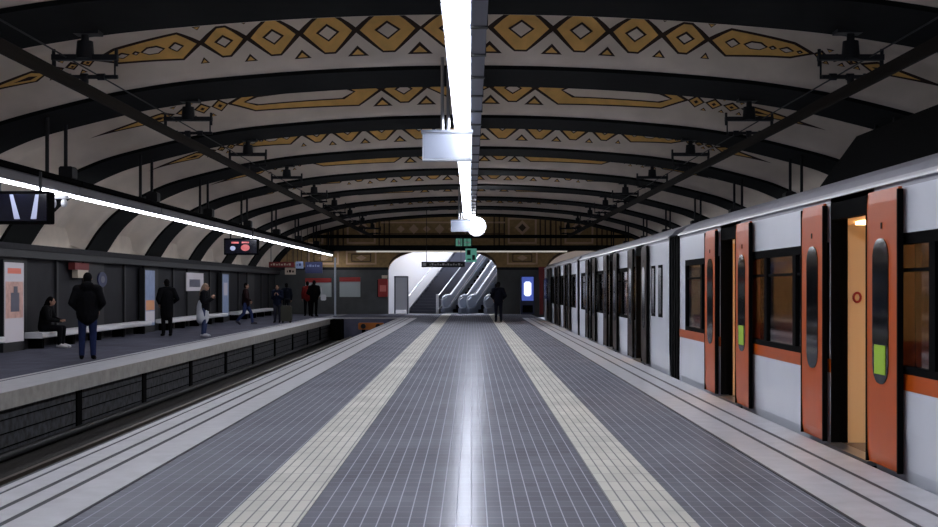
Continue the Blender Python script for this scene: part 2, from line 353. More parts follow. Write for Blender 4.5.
# ------------------------------------------------------------------ vault bays with the painted frieze
PX = -.28
def bay(y0, y1, kind, name):
    m = MB(); yc = (y0+y1)/2; hw = (y1-y0)/2
    def S(x, y, off, idx=None):
        if idx is None: n = nrm(x); a, b = x, prof(x)
        else: n = NRM[idx]; a, b = FULL[idx]
        t = max(-1, min(1, (y-yc)/hw)); u = max(0, min(1, (abs(t)-.45)/.40)); ris = .78*(1-.45*(abs(a)/10.8)**2)*(1-u*u*(3-2*u))
        d = .07+ris-off
        return (a+n.x*d, y, b+n.y*d)
    N = 40
    ys = [y0+(y1-y0)*j/N for j in range(N+1)]
    vs = [S(0, y, 0, i) for i in range(len(FULL)) for y in ys]
    fs = []
    for i in range(len(FULL)-1):
        for j in range(N):
            a = i*(N+1)+j; fs.append((a, a+1, a+N+2, a+N+1))
    m.add(vs, fs, M_vault, True)
    def fill(up, lo, mt, layer):
        up = [((p[0]-PX)*1.05+PX, p[1]) for p in up]; lo = [((p[0]-PX)*1.05+PX, p[1]) for p in lo]
        x0, x1 = up[0][0], up[-1][0]
        br = sorted(set([p[0] for p in up]+[p[0] for p in lo]+[x0+(x1-x0)*k/max(2, int((x1-x0)/.15)) for k in range(max(2, int((x1-x0)/.15))+1)]))
        def ev(P, x):
            for (a, b), (c, d) in zip(P, P[1:]):
                if a <= x <= c: return b+(d-b)*(x-a)/(c-a) if c > a else b
            return P[-1][1]
        off = .006+.008*layer; nv = 5
        for a, b in zip(br, br[1:]):
            if b-a < 1e-4: continue
            ua, la, ub, lb = ev(up, a), ev(lo, a), ev(up, b), ev(lo, b)
            for j in range(nv):
                s, t = j/nv, (j+1)/nv
                for sd in (1, -1):       # the frieze runs along both flanks of the bay
                    g = lambda v: yc+sd*hw*(.61+v*.09)
                    m.face([S(a, g(la+(ua-la)*s), off), S(b, g(lb+(ub-lb)*s), off), S(b, g(lb+(ub-lb)*t), off), S(a, g(la+(ua-la)*t), off)], mt, True)
    def sym(pts, mt, layer, v0=0):
        for sgn in ((1, -1) if True else (1,)):
            P = [(sgn*x, v) for x, v in pts]
            if sgn < 0: P = P[::-1]
            fill([(x+PX, v0+v) for x, v in P], [(x+PX, v0-v) for x, v in P], mt, layer)
    def hexa(x0, x1, h, c, layers, hl=None, v0=0, iw=.05):
        """elongated lozenge: c = how far the points reach in; layers = list of materials, each inset"""
        hl = h if hl is None else hl
        for k, mt in enumerate(layers):
            ix = iw*k*1.25; iv = iw*3.0*k
            if x1-x0 < 2.4*ix or h < iv*1.1: break
            e = .05 if k == 0 else 0
            sym([(x0+ix-e, 0), (x0+c+ix*.2, max(.02, h-iv)), (x1-c-ix*.2, max(.02, hl-iv)), (x1-ix+e, 0)], mt, k)
    def diamond(x0, x1, h):
        cx = (x0+x1)/2; w2 = (x1-x0)/2; c = w2*.8
        hexa(x0, x1, h, c, [M_line, M_gold])
        r = w2*.42; hi = h*.40
        sym([(cx-r,0),(cx,hi),(cx+r,0)], M_line, 2); sym([(cx-r+.05,0),(cx,hi-.14),(cx+r-.05,0)], M_vault, 3)
    def tri(cx, v, wd, hh, sgn):
        for s in (1, -1):
            hh2 = hh*1.9; v_ = v
            for k, (mt, ww, h2) in enumerate(((M_line, wd*1.1, hh2), (M_gold, wd*.62, hh2*.52))):
                v = v_+sgn*.18-(sgn*hh2*.2 if k else 0)
                a = [(s*cx-ww+PX, v), (s*cx+ww+PX, v)]
                b = [(s*cx-ww+PX, v), (s*cx+PX, v-sgn*h2), (s*cx+ww+PX, v)]
                if sgn > 0: fill([(x, y+.0) for x, y in a], b, mt, k)
                else: fill(b, a, mt, k)
    def small(x0, x1, n, h):
        p = (x1-x0)/n
        for k in range(n):
            a = x0+k*p; hh = h*(1-.12*k)
            sym([(a,0),(a+p/2,hh),(a+p,0)], M_line, 0); sym([(a+.05,0),(a+p/2,hh-.15),(a+p-.05,0)], M_gold, 1); sym([(a+p*.36,0),(a+p/2,hh*.28),(a+p*.64,0)], M_line, 2)
            tri(a+p, hh*.95, .06, .14, 1); tri(a+p, -hh*.95, .06, .14, -1)
    def tail(x0, x1, h):
        sym([(x0,0),(x0+.25,h),(x1,0)], M_line, 0); sym([(x0+.08,0),(x0+.27,h-.12),(x1-.5,0)], M_gold, 1)
        sym([(x0+.2,0),(x0+.33,h*.3),(x0+.6,0)], M_line, 2)
    if kind == 'A':
        X = [.57, 1.59, 2.50, 3.35, 4.10]; H = [1.42, 1.36, 1.24, 1.05]
        cxh = .57
        # crown lozenge
        for k, (mt, a, h) in enumerate(((M_line,.57,1.45),(M_gold,.5,1.28),(M_line,.26,.6),(M_vault,.2,.45))):
            q = [(-a,0),(-a*.15,h),(a*.15,h),(a,0)]
            fill([(x+PX,v) for x, v in q], [(x+PX,-v) for x, v in q], mt, k)
        for k in range(4):
            diamond(X[k], X[k+1], H[k])
        for k in range(5):
            hh = ([1.42]+H)[k]; ww = .19-.03*k; tri(X[k], hh*.98, ww, .42-.05*k, 1); tri(X[k], -hh*.98, ww, .42-.05*k, -1)
        hexa(4.10, 5.77, .95, .32, [M_line, M_gold], hl=.55)
        for a, b, h in ((4.36,4.62,.3),(4.66,5.06,.26),(5.06,5.2,.14),(5.22,5.48,.2),(5.5,5.62,.12)):
            c = min(.12, (b-a)*.45)
            sym([(a,0),(a+c,h),(b-c,h),(b,0)], M_line, 2); sym([(a+.04,0),(a+c+.01,h-.08),(b-c-.01,h-.08),(b-.04,0)], M_vault, 3)
        small(5.77, 6.5, 3, .34); tail(6.5, 8.0, .42)
    else:
        for k, (mt, a, h) in enumerate(((M_line,.68,1.2),(M_gold,.6,1.04),(M_line,.26,.45),(M_vault,.2,.32))):
            q = [(-a,0),(0,h),(a,0)]
            fill([(x+PX,v) for x, v in q], [(x+PX,-v) for x, v in q], mt, k)
        diamond(.68, 1.61, 1.15)
        tri(.68, 1.15, .19, .4, 1); tri(1.61, 1.15, .19, .4, 1); tri(.68, -1.15, .19, .4, -1); tri(1.61, -1.15, .19, .4, -1)
        hexa(1.61, 4.8, 1.25, .5, [M_line, M_gold], hl=.95)
        for k, (mt, i, v) in enumerate(((M_line, 0, 0), (M_vault, .05, .13))):
            sym([(2.15+i,0),(2.4+i,.55-v),(4.25-i,.42-v),(4.5-i,0)], mt, 2+k)
        small(4.8, 5.9, 3, .55); tail(5.9, 7.7, .42)
    return struct(m.build(name, fix=False))
kinds = 'BABABABABABAB'
for k, r in enumerate(RIBS[:-1]):
    bay(r, RIBS[k+1]-RIB_W, 'BA'[k % 2], 'ceiling')      # RIBS[3]=17.1 starts an A bay
m = MB(); m.box(-11.3, 11.3, Y0-.3, RIBS[0]-RIB_W, 5.6, 5.8, M_rib); struct(m.build('ceiling'))

# ------------------------------------------------------------------ luminaires over the middle of the platform
LX, LH = -.15, 4.3
def luminaire():
    t = thing('ceiling_light', 'white fluorescent luminaire in the long bright row above the platform centre', 'ceiling light', (LX, 0, LH), 'luminaires in the centre row')
    m = MB(); m.prism([(-.15,.02),(-.15,.13),(-.10,.17),(.10,.17),(.15,.13),(.15,.02),(.135,.02),(.12,.06),(-.12,.06),(-.135,.02)], -1.72, 1.72, M_lightgrey); m.build('housing', t, local=True)
    for s in (-1, 1):
        d = MB(); d.box(-.128, .128, s*.86-.83, s*.86+.83, 0, .05, M_lampC); d.build('diffuser', t, local=True)
    for s in (-1.2, 1.2):
        d = MB(); d.tube((0,s,.17),(0,s,1.72),.012,M_dark); d.build('hanger', t, local=True)
    return t
l0 = luminaire(); ys = [17.06-1.78-3.56*k for k in range(5)][::-1]+[17.06+1.78+3.56*k for k in range(9)]
for i, y in enumerate(ys):
    o = l0 if i == 0 else dup(l0); o.location = (LX, y, LH)
# cable duct beside the row
t = thing('cable_duct', 'grey perforated cable duct hanging right beside the row of bright luminaires', 'cable duct', (.12, 0, LH))
m = MB(); m.box(.0, .17, Y0, 47.8, LH+.0, LH+.16, M_greymetal); m.build('duct', t)
for k in range(29):
    y = 2+1.55*k
    d = MB(); d.box(-.012, .182, y, y+.09, LH-.02, LH+.17, M_dark); d.build('clamp', t)
for k in range(8):
    y = RIBS[k]-.9; d = MB(); d.tube((.14,y,LH+.16),(.14,y,5.4),.014,M_dark); d.build('hanger', t)
# hanging lightbox sign on the row
def lightbox(y, x0, x1, z0, z1, label):
    t = thing('hanging_sign', label, 'sign', ((x0+x1)/2, y, z0))
    m = MB(); m.box(x0, x1, y, y+.22, z0, z1, M_lightgrey); m.build('sign_box', t)
    m = MB(); m.box(x0-.02, x1+.02, y-.03, y+.25, z1-.0, z1+.05, M_balus); m.build('top_rail', t)
    m = MB(); m.box(x0+.02, x1-.02, y-.012, y, z0+.03, z1-.02, mat('sign_panel', (140, 147, 164), .12)); m.build('sign_panel', t)
    for x in (x0+.40*(x1-x0), x0+.52*(x1-x0)):
        m = MB(); m.tube((x, y+.11, z1), (x, y+.11, LH+1.05), .03, M_steel); m.build('hanger', t)
    return t
lightbox(20, -.81, .015, 3.61, 4.07, 'blank pale grey lightbox sign hanging below the row of luminaires')
lightbox(46, -.77, -.0, 3.62, 4.03, 'small grey sign box hanging before the round white lamp')
t = thing('globe_lamp', 'round white glowing lamp at the far end of the luminaire row', 'lamp', (.22, 48.5, 3.95))
m = MB(); m.prism([(.22+.36*math.cos(2*PI*k/28), 3.95+.36*math.sin(2*PI*k/28)) for k in range(28)], 48.4, 48.44, M_lampC); m.build('lamp_face', t)
m = MB(); m.prism([(.22+.40*math.cos(2*PI*k/28), 3.95+.40*math.sin(2*PI*k/28)) for k in range(28)], 48.45, 48.7, M_steel); m.build('lamp_body', t)
m = MB(); m.tube((.22,48.57,4.33),(.22,48.57,5.33),.03,M_dark); m.build('hanger', t)

# exit sign and direction sign
y = 60.0
t = thing('exit_sign', 'green lit emergency exit sign hanging over the escalator entrance', 'sign', (-.5, y, 3.4))
m = MB(); m.box(-.8, .05, y, y+.1, 3.5, 3.97, M_dark); m.build('sign_box', t)
m = MB(); m.box(-.76,-.44,y-.02,y,3.55,3.92,M_exit); m.box(-.36,.0,y-.02,y,3.55,3.92,M_exit)
m.ball((-.6,y-.03,3.82),(.05,.02,.05),M_whitep); m.box(-.65,-.55,y-.03,y-.02,3.62,3.78,M_whitep); m.box(-.3,-.08,y-.03,y-.02,3.70,3.76,M_whitep); m.build('lit_panel', t)
for x in (-.7, -.05):
    m = MB(); m.tube((x,y+.05,3.97),(x,y+.05,5.3),.018,M_dark); m.build('hanger', t)
t = thing('exit_sign', 'small pale green lit sign panel below the emergency exit sign', 'sign', (.0, 59.9, 2.75))
m = MB(); m.box(-.28, .28, 59.9, 59.96, 2.75, 3.42, mat('exit_pale', (110,190,170), .5, emit=(110,190,170), estr=.10)); m.build('lit_panel', t)
m = MB(); m.box(-.2,-.02,59.88,59.9,3.1,3.35,M_dark); m.box(.06,.2,59.88,59.9,2.85,3.1,M_dark); m.box(-.18,0,59.88,59.9,2.85,2.92,M_dark); m.build('pictogram', t)
m = MB(); m.tube((-.2,59.93,3.42),(-.2,59.93,5.4),.015,M_dark); m.build('hanger', t)
t = thing('direction_sign', 'long dark direction sign with small pale lettering above the stair foot', 'sign', (-1.4, 59.4, 2.45))
m = MB(); m.box(-2.45,-.3,59.4,59.48,2.48,2.75,M_dark); m.build('sign_box', t)
m = MB()
m.box(-2.38,-2.22,59.385,59.4,2.54,2.69,M_whitep)
x = -2.05
for k in range(13):
    wd = .06+.05*((k*7) % 3)/2; m.box(x, x+wd, 59.385, 59.4, 2.57, 2.63+.04*((k*5) % 2), M_whitep); x += wd+.045
m.build('lettering', t)
for x in (-2.2, -.5):
    m = MB(); m.tube((x,59.44,2.75),(x,59.44,5.37),.015,M_dark); m.build('hanger', t)

# ------------------------------------------------------------------ strip lights over the side platforms
def strip_lights(X, H, label, group, first, last):
    segs = [r for r in RIBS if first <= r <= last]
    proto = None
    for r in segs:
        L = 6.1
        if proto is None:
            t = thing('strip_light', label, 'strip light', (X, r, H), group); proto = t
            m = MB(); m.box(-.11, .11, -L, 0, .10, .28, mat('housing_grey', (104, 103, 108), .6), .03); m.build('housing', t, local=True)
            m = MB(); m.box(-.05, .05, -L+.06, -.06, .06, .105, M_lampS); m.build('diffuser', t, local=True)
            m = MB(); m.box(-.16, .16, -L, 0, .30, .38, M_black); m.build('cable_tray', t, local=True)
            zt = prof(X)-H+.1
            for y in (-1.45, -.45):
                m = MB(); m.tube((0,y,.26),(0,y,zt),.035,M_dark); m.build('hanger', t, local=True)
            m = MB(); m.box(-.12,.14,-.5,-.2,.38,.62,M_dark,.03); m.build('junction_box', t, local=True)
        else:
            dup(proto, (X, r, H))
strip_lights(-7.7, 3.17, 'bright strip light in the long row above the waiting platform', 'strip lights above the waiting platform', 0, 67)
strip_lights(7.7, 3.17, 'strip light in the row over the hidden platform beyond the train', 'strip lights beyond the train', 0, 67)
t = thing('platform_pole', 'slim pale grey pole at the far end of the waiting platform edge', 'pole', (-6.85, 60.5, 0))  # plain pole, carries no lamp
m = MB(); m.tube((-6.85,60.5,0),(-6.85,60.5,2.98),.05,M_lightgrey); m.build('pole', t)
m = MB(); m.tube((-6.85,60.5,0),(-6.85,60.5,.04),.11,M_greymetal); m.build('base_plate', t)

# ------------------------------------------------------------------ overhead conductor rails and supports
for X, lab in ((-5.42, 'dark overhead conductor rail above the empty track'), (5.33, 'dark overhead conductor rail above the standing train')):
    t = thing('conductor_rail', lab, 'overhead rail', (X, 0, 4.2))
    m = MB(); m.prism([(X-.06,4.34),(X-.035,4.28),(X-.03,4.22),(X-.015,4.19),(X+.015,4.19),(X+.03,4.22),(X+.035,4.28),(X+.06,4.34),(X+.03,4.36),(X-.03,4.36)], Y0, 65.5, M_rail); m.build('rail', t)
    m = MB(); m.tube((X+(.25 if X > 0 else -.25),Y0,4.72),(X+(.25 if X > 0 else -.25),65.5,4.72),.012,M_dark,n=6); m.build('wire', t)
def support(X):
    zt = prof(X)+.03
    t = thing('rail_support', 'dark post with insulator crossbar holding the overhead rail %s' % ('over the empty track' if X < 0 else 'over the train'), 'rail support', (X, 0, 4.2), 'overhead rail supports over the %s' % ('empty track' if X < 0 else 'train'))
    m = MB(); m.box(X-.22,X+.22,-.12,.12,zt-.05,zt,M_dark); m.build('ceiling_plate', t)
    m = MB(); m.tube((X,0,zt-.05),(X,0,4.85),.055,M_dark); m.tube((X,0,4.95),(X,0,4.7),.11,M_dark,r1=.13); m.build('post', t)
    m = MB(); m.box(X-.46,X+.46,-.05,.05,4.68,4.76,M_dark)
    for s in (-1,1): m.tube((X+s*.44,0,4.60),(X+s*.44,0,4.84),.025,M_dark)
    m.build('crossbar', t)
    for s in (-1, 1):
        m = MB(); m.tube((X+s*.42,0,4.68),(X+s*.42,0,4.42),.014,M_dark); m.build('drop_rod', t)
    m = MB()
    m.tube((X-.40,0,4.45),(X+.46,0,4.45),.03,M_dark)
    for k in range(3): m.tube((X-.3+.24*k,0,4.45),(X-.2+.24*k,0,4.45),.05,M_dark)
    m.build('insulator', t)
    m = MB(); m.tube((X,0,4.45),(X,0,4.36),.05,M_dark); m.build('clamp', t)
    return t
for X in (-5.42, 5.33):
    s0 = support(X)
    for i, r in enumerate(RIBS):
        o = s0 if i == 0 else dup(s0); o.location = (X, r-.25, 4.2)

# ------------------------------------------------------------------ tracks
for X, nm in ((-5.0, 'empty left track'), (4.9, 'track under the train')):
    for s, side in ((-1, 'far' if X < 0 else 'near'), (1, 'near' if X < 0 else 'far')):
        m = MB(); c = X+s*.72
        m.prism([(c-.07,-1.0),(c+.07,-1.0),(c+.07,-.98),(c+.012,-.96),(c+.012,-.88),(c+.035,-.87),(c+.035,-.85),(c-.035,-.85),(c-.035,-.87),(c-.012,-.88),(c-.012,-.96),(c-.07,-.98)], Y0, 57.2 if X < 0 else 66, M_rust)
        tag(m.build('rail'), 'worn steel rail on the %s side of the %s' % (side, nm), 'rail')
t = thing('cable_pipe', 'dark cable pipe along the foot of the waiting platform wall', 'pipe', (-6.62, 0, -.95))
m = MB(); m.tube((-6.62,Y0,-.9),(-6.62,57.5,-.9),.06,M_dark); m.build('pipe', t)
# buffer stop
t = thing('buffer_stop', 'orange topped buffer stop at the end of the empty track', 'buffer stop', (-4.75, 57, -1))
m = MB(); m.box(-5.35,-4.15,56.9,57.2,-.52,-.2,M_orangeb,.04); m.build('beam', t)
for x in (-5.1, -4.4):
    m = MB(); m.box(x-.08,x+.08,56.95,57.15,-1.0,-.5,M_black); m.tube((x,57.1,-.45),(x,57.8,-1.0),.06,M_black); m.build('post', t)
for x in (-5.1, -4.4):
    m = MB(); m.tube((x,56.9,-.36),(x,56.75,-.36),.12,M_dark); m.build('buffer', t)
m = MB(); m.box(-6.6,-6.1,56.2,57.6,-1.0,-.02,M_black,.03); tag(m.build('equipment_cabinet'), 'black track equipment cabinet at the end of the platform wall', 'cabinet')

# ------------------------------------------------------------------ the train
XS = 3.45       # near side of the cars
def train_car(y0, y1, doors, label, leafm, roof_unit=None, cab=False, cab_far=False):
    t = thing('train_car', label, 'train car', (4.8, (y0+y1)/2, -1.0))
    L, R, W = XS, 6.15, 1.25
    op = [(c-.62, c+.62) for c in doors]
    segs = []; a = y0
    for p, q in op: segs.append((a, p)); a = q
    segs.append((a, y1))
    b = MB(); band = MB(); sill = MB()
    dk = M_black
    sx = L+.08
    for i, (p, q) in enumerate(segs):
        wide = q-p
        iscab = (cab and i == 0) or (cab_far and i == len(segs)-1)
        prof_lo = [(L+.07,-.35),(L+.01,.05),(L,.35),(L,.68),(sx,.68),(sx,-.35)]
        b.prism(prof_lo, p, q, M_white)
        b.prism([(L,1.93),(L,2.30),(L+.02,2.36),(sx,2.36),(sx,1.93)], p, q, M_white)
        ends = .78 if True else .3
        w0 = p+(.55 if i == 0 else .05); w1 = q-(.55 if i == len(segs)-1 else .05)
        if iscab:
            b.box(L, sx, p, q, .68, 1.93, M_white)
            for k in range(2):
                c0 = p+.75+.85*k if i == 0 else q-1.6+.85*k
                f = MB(); f.box(L-.012, L, c0, c0+.45, .95, 1.9, M_gasket); fo = f.build('window', t)
                f = MB(); f.box(L-.02, L-.012, c0+.05, c0+.40, 1.0, 1.85, M_glass); f.build('glass', fo)
            w0 = None
        if w0 is not None:
            b.box(L, sx, p, w0, .68, 1.93, M_white); b.box(L, sx, w1, q, .68, 1.93, M_white)
            fr = MB()
            fr.box(L-.006, sx, w0, w1, 1.84, 1.93, M_gasket); fr.box(L-.006, sx, w0, w1, .81, .87, M_gasket)
            fr.box(L-.006, sx, w0, w0+.08, .87, 1.84, M_gasket); fr.box(L-.006, sx, w1-.08, w1, .87, 1.84, M_gasket)
            fo = fr.build('window', t)
            g = MB(); g.box(L+.02, L+.03, w0+.08, w1-.08, .87, 1.84, M_glass); g.build('glass', fo)
            n = max(1, int((w1-w0)/1.5))
            for k in range(1, n+1):
                yy = w0+(w1-w0)*k/(n+1)
                mu = MB(); mu.box(L-.004, sx, yy-.06, yy+.06, .87, 1.84, M_gasket); mu.build('mullion', fo)
            tr = MB(); tr.box(L+.015, sx-.01, w0+.08, w1-.08, 1.62, 1.65, M_gasket); tr.build('transom', fo)
            o = MB(); o.box(L-.004, sx, p, q, .68, .81, M_orange if leafm is M_orange else M_white); o.build('side_stripe', t)
        else:
            pass
    for p, q in op:
        b.box(L, sx, p, q, 2.14, 2.36, M_gasket)
        b.box(L+.001, sx+.01, q-.012, q, .0, 2.14, M_gasket)
    # far side, floor, ceiling, ends
    b.box(R-.08, R, y0, y1, -.35, 2.36, M_white)
    b.prism([(L,2.36),(L+.10,2.48),(L+.33,2.585),(L+.75,2.68),(4.8,2.74),(R-.75,2.68),(R-.33,2.585),(R-.1,2.48),(R,2.36),(R,2.30),(L,2.30)], y0, y1, M_roof)
    b.box(L+.08, R-.08, y0, y1, -.35, -.02, M_gasket)
    for yy in (y0, y1-.06): b.box(L, R, yy, yy+.06, -.3, 2.4, M_white)
    b.box(L+.3, R-.3, y0+.3, y1-.3, -.8, -.35, M_black)
    b.build('body', t)
    gt = MB(); gt.prism([(L-.035,2.345),(L-.03,2.365),(L+.01,2.40),(L+.03,2.40),(L+.03,2.345)], y0, y1, mat('gutter_white', (238,238,244), .25)); gt.build('gutter', t)
    f = MB(); f.box(L+.08, R-.08, y0+.06, y1-.06, -.02, .0, M_tfloor); f.build('interior_floor', t)
    f = MB(); f.box(R-.1, R-.085, y0+.06, y1-.06, 0, .9, M_cream); f.box(R-.1, R-.085, y0+.06, y1-.06, 1.85, 2.3, M_cream)
    k = y0+.06
    while k < y1-1: f.box(R-.1, R-.085, k, k+.35, .9, 1.85, M_cream); k += 1.9
    f.build('interior_wall', t)
    f = MB(); f.box(L+.1, R-.1, y0+.1, y1-.1, 2.27, 2.29, M_cream); f.build('interior_ceiling', t)
    for c in [y0+2.2+k*(y1-y0-4.4)/3 for k in range(4)]:
        f = MB(); f.box(4.55, 5.05, c-1.3, c+1.3, 2.235, 2.268, M_lampT); f.build('interior_light', t)
    for i, (p, q) in enumerate(op):
        # leaves slid open outside the body
        for s, (a, c) in ((1, (q, q+.78)), (-1, (p-.78, p))):
            lf = MB()
            lf.prism([(L-.05,.02),(L-.066,.12),(L-.07,.5),(L-.07,2.2),(L-.06,2.30),(L-.03,2.30),(L-.03,.02)], a+.03, c-.03, leafm)
            lo_ = lf.build('door', t)
            g = MB()
            for z in (0,):
                y_a, y_b = a+.03, c-.03
            g.box(L-.074, L-.03, c-.03 if s > 0 else a-.0, c if s > 0 else a+.03, .02, 2.28, M_gasket)
            g.box(L-.074, L-.03, a if s > 0 else c-.03, a+.03 if s > 0 else c, .02, 2.28, M_gasket)
            g.build('rubber_seal', lo_)
            wy0, wy1 = a+.18, c-.22
            if s < 0: wy0, wy1 = a+.22, c-.18
            pl = []
            rr = (wy1-wy0)*.42
            for (cy, cz, a0) in ((wy1-rr,1.90-rr,0),(wy0+rr,1.90-rr,90),(wy0+rr,.70+rr,180),(wy1-rr,.70+rr,270)):
                for j in range(6):
                    an = math.radians(a0+j*18); pl.append((cy+rr*math.cos(an), cz+rr*math.sin(an)))
            wd = MB(); wd.prism(pl, L-.077, L-.068, M_glassd, axis='x'); wo = wd.build('door_window', lo_)
            if s < 0 and leafm is M_orange:
                st = MB(); st.box(L-.082, L-.076, wy0+.06, wy1-.06, .78, 1.02, M_green); st.build('sticker', lo_)
            hb = MB(); hb.box(L-.076, L-.068, (a+c)/2-.015, (a+c)/2+.015, 1.98, 2.03, M_brown); hb.build('lock', lo_)
        th = MB(); th.box(L-.06, L+.1, p, q, -.03, .012, M_steel); th.build('threshold', t)
        # draught screens beside the doorway and dark pocket jamb
        for s, yy in ((1, q+.06), (-1, p-.1)):
            sc = MB(); sc.box(L+.18, L+.95, yy, yy+.04, .0, 2.1, M_cream); so = sc.build('partition', t)
            if s > 0:
                rg = MB()
                for j in range(16):
                    a0, a1 = 2*PI*j/16, 2*PI*(j+1)/16
                    rg.tube((L+.27+.035*math.cos(a0), yy-.01, 1.4+.045*math.sin(a0)), (L+.27+.035*math.cos(a1), yy-.01, 1.4+.045*math.sin(a1)), .012, M_red, n=6)
                rg.build('red_ring', so)
            jb = MB(); jb.box(L+.03, L+.18, yy-.01, yy+.05, 0, 2.2, M_gasket); jb.build('door_pocket', t)
        po = MB(); po.tube((L+.9, (p+q)/2, 0), (L+.9, (p+q)/2, 2.27), .018, M_orange); po.build('grab_pole', t)
    # seats along the far side, facing each other
    for p, q in segs:
        n = int((q-p)/.95)
        for k in range(n):
            yy = p+.3+k*.95
            if yy+.5 > q: break
            st = MB(); st.box(L+.12, L+1.0, yy, yy+.42, .36, .46, M_seat, .03); st.box(L+.12, L+1.0, yy+.36, yy+.42, .46, 1.05, M_seat); st.box(L+.3, L+.8, yy+.1, yy+.3, 0, .36, M_greymetal)
            st.build('seat', t)
    if roof_unit:
        a, c = roof_unit
        u = MB(); u.prism([(L+.52,2.63),(L+.95,3.22),(L+1.15,3.30),(R-1.15,3.30),(R-.95,3.22),(R-.52,2.63)], a, c, M_black)
        for k in range(5): u.box(L+1.0, R-1.0, a+.5+k*.9, a+.9+k*.9, 3.3, 3.34, M_dark)
        u.build('roof_unit', t)
    return t
M_glassd = mat('door_glass', (8, 9, 10), .08, spec=.5)
train_car(1.2, 19.85, [5.81, 10.89, 15.97], 'nearest white train car with open orange doors and black roof unit', M_orange, roof_unit=(4.0, 13.7))
train_car(20.85, 38.1, [24.5, 29.25, 34.1], 'second white train car along the platform with dark brown door leaves', M_brown, cab=True)
train_car(38.9, 56.3, [42.5, 47.4, 52.3], 'last white train car at the escalator end of the platform', M_brown, cab_far=True)
for (a, c, lab) in ((19.85, 20.85, 'black ribbed gangway bellows between the nearest and second train cars'), (38.1, 38.9, 'black gangway bellows between the second and last train cars')):
    m = MB(); n = 8
    for k in range(n):
        y = a+(c-a)*k/n; d = (c-a)/n; q = .04 if k % 2 else 0
        m.prism([(XS+q+.01,-.3),(XS+q+.01,2.35),(XS+.4+q,2.56-q),(6.15-.4-q,2.56-q),(6.15-q,2.35),(6.15-q,-.3)], y, y+d, M_gasket)
    tag(m.build('gangway_bellows'), lab, 'gangway')

# ------------------------------------------------------------------ left platform furniture
for k in range(5):
    y0 = 17.0+12.2*k if k else 15.5; y1 = y0+10.6
    ya, yb = 28.9+12.2*(k-1), 28.9+12.2*(k-1)+9.9
    if yb > 66: yb = 65.5
    t = thing('bench', ['long pale topped bench along the left wall at the picture edge', 'long pale bench behind the person in the black jacket', 'long pale bench along the wall behind the woman with the white coat', 'far pale bench along the left wall near the group', 'last'][k], 'bench', (-10.6, (ya+yb)/2, 0)) if k < 4 else None
    if t is None: continue
    m = MB(); m.box(-10.80, -10.32, ya, yb, .26, .40, M_whitep, .03); m.build('seat', t)
    for j in range(5):
        yy = ya+.4+(yb-ya-.8)*j/4
        m = MB(); m.box(-10.78, -10.45, yy-.08, yy+.08, 0, .26, M_black); m.build('leg', t)
def poster_stand(y0, y1, z0, z1, label, art):
    t = thing('poster_display', label, 'poster display', (-10.75, (y0+y1)/2, 0))
    m = MB(); m.box(-10.835, -10.66, y0, y1, 0.0, z1+.06, M_pil); m.build('frame', t)
    m = MB()
    for (a, b, c, d, mt) in art:
        m.box(-10.66, -10.655+.002*art.index((a,b,c,d,mt)), y0+.06+(y1-y0-.12)*a, y0+.06+(y1-y0-.12)*b, z0+(z1-z0)*c, z0+(z1-z0)*d, mt)
    m.build('poster', t)
P_w = mat('poster_white', (176, 170, 178), .4, emit=(205,200,210), estr=.06)
P_r = mat('poster_red', (215, 110, 90), .4, emit=(215,110,90), estr=.05)
P_p = mat('poster_pink', (190, 150, 140), .4, emit=(190,150,140), estr=.05, noise=.3)
P_g = mat('poster_grey', (96, 96, 112), .4)
P_b = mat('poster_blue', (116, 126, 154), .4, emit=(130,150,190), estr=.06, noise=.2)
P_o = mat('poster_orange', (200, 140, 100), .4, emit=(200,140,100), estr=.05)
poster_stand(27.35, 28.65, .22, 2.07, 'lit poster display with a pink header nearest on the left wall',
    [(0,1,0,1,P_w),(0,1,.78,.97,P_w),(.15,.85,.86,.93,P_r),(.05,.95,.3,.76,P_p),(.3,.75,.38,.62,P_g),(.45,.65,.62,.7,P_g)])
poster_stand(39.2, 40.5, .22, 2.05, 'blue and orange lit poster display behind the man in black',
    [(0,1,0,1,P_b),(.05,.95,.28,.46,P_o),(.05,.95,.05,.26,P_w)])
poster_stand(51.4, 52.8, .22, 2.05, 'pale blue lit poster display behind the walking person', [(0,1,0,1,P_b),(.2,.8,.5,.8,P_w)])
m = MB(); m.box(-10.835,-10.79,45.6,48.4,1.35,2.05,P_w); m.box(-10.79,-10.785,46,47.8,1.5,1.8,P_g); tag(m.build('wall_poster'), 'white poster on the wall behind the woman with the white coat', 'poster')
t = thing('wall_sign', 'red and white sign on the wall above the person in the black jacket', 'sign', (-10.7, 33, 1.75))
m = MB(); m.box(-10.835,-10.66,32.3,33.5,1.97,2.16,mat('muted_red',(120,44,42),.7)); m.build('red_band', t)
m = MB(); m.box(-10.835,-10.68,32.6,33.5,1.75,1.97,M_beige); m.build('white_band', t)
t = thing('wall_sign', 'round blue emblem board on the wall right of the person in black', 'sign', (-10.8, 35.2, 1.65))
m = MB(); m.prism([(35.2+.42*math.cos(2*PI*k/24), 1.72+.22*math.sin(2*PI*k/24)) for k in range(24)], -10.86, -10.80, M_blue, axis='x'); m.build('disc', t)
m = MB(); m.prism([(35.2+.2*math.cos(2*PI*k/20), 1.72+.1*math.sin(2*PI*k/20)) for k in range(20)], -10.80, -10.795, P_g, axis='x'); m.build('emblem', t)
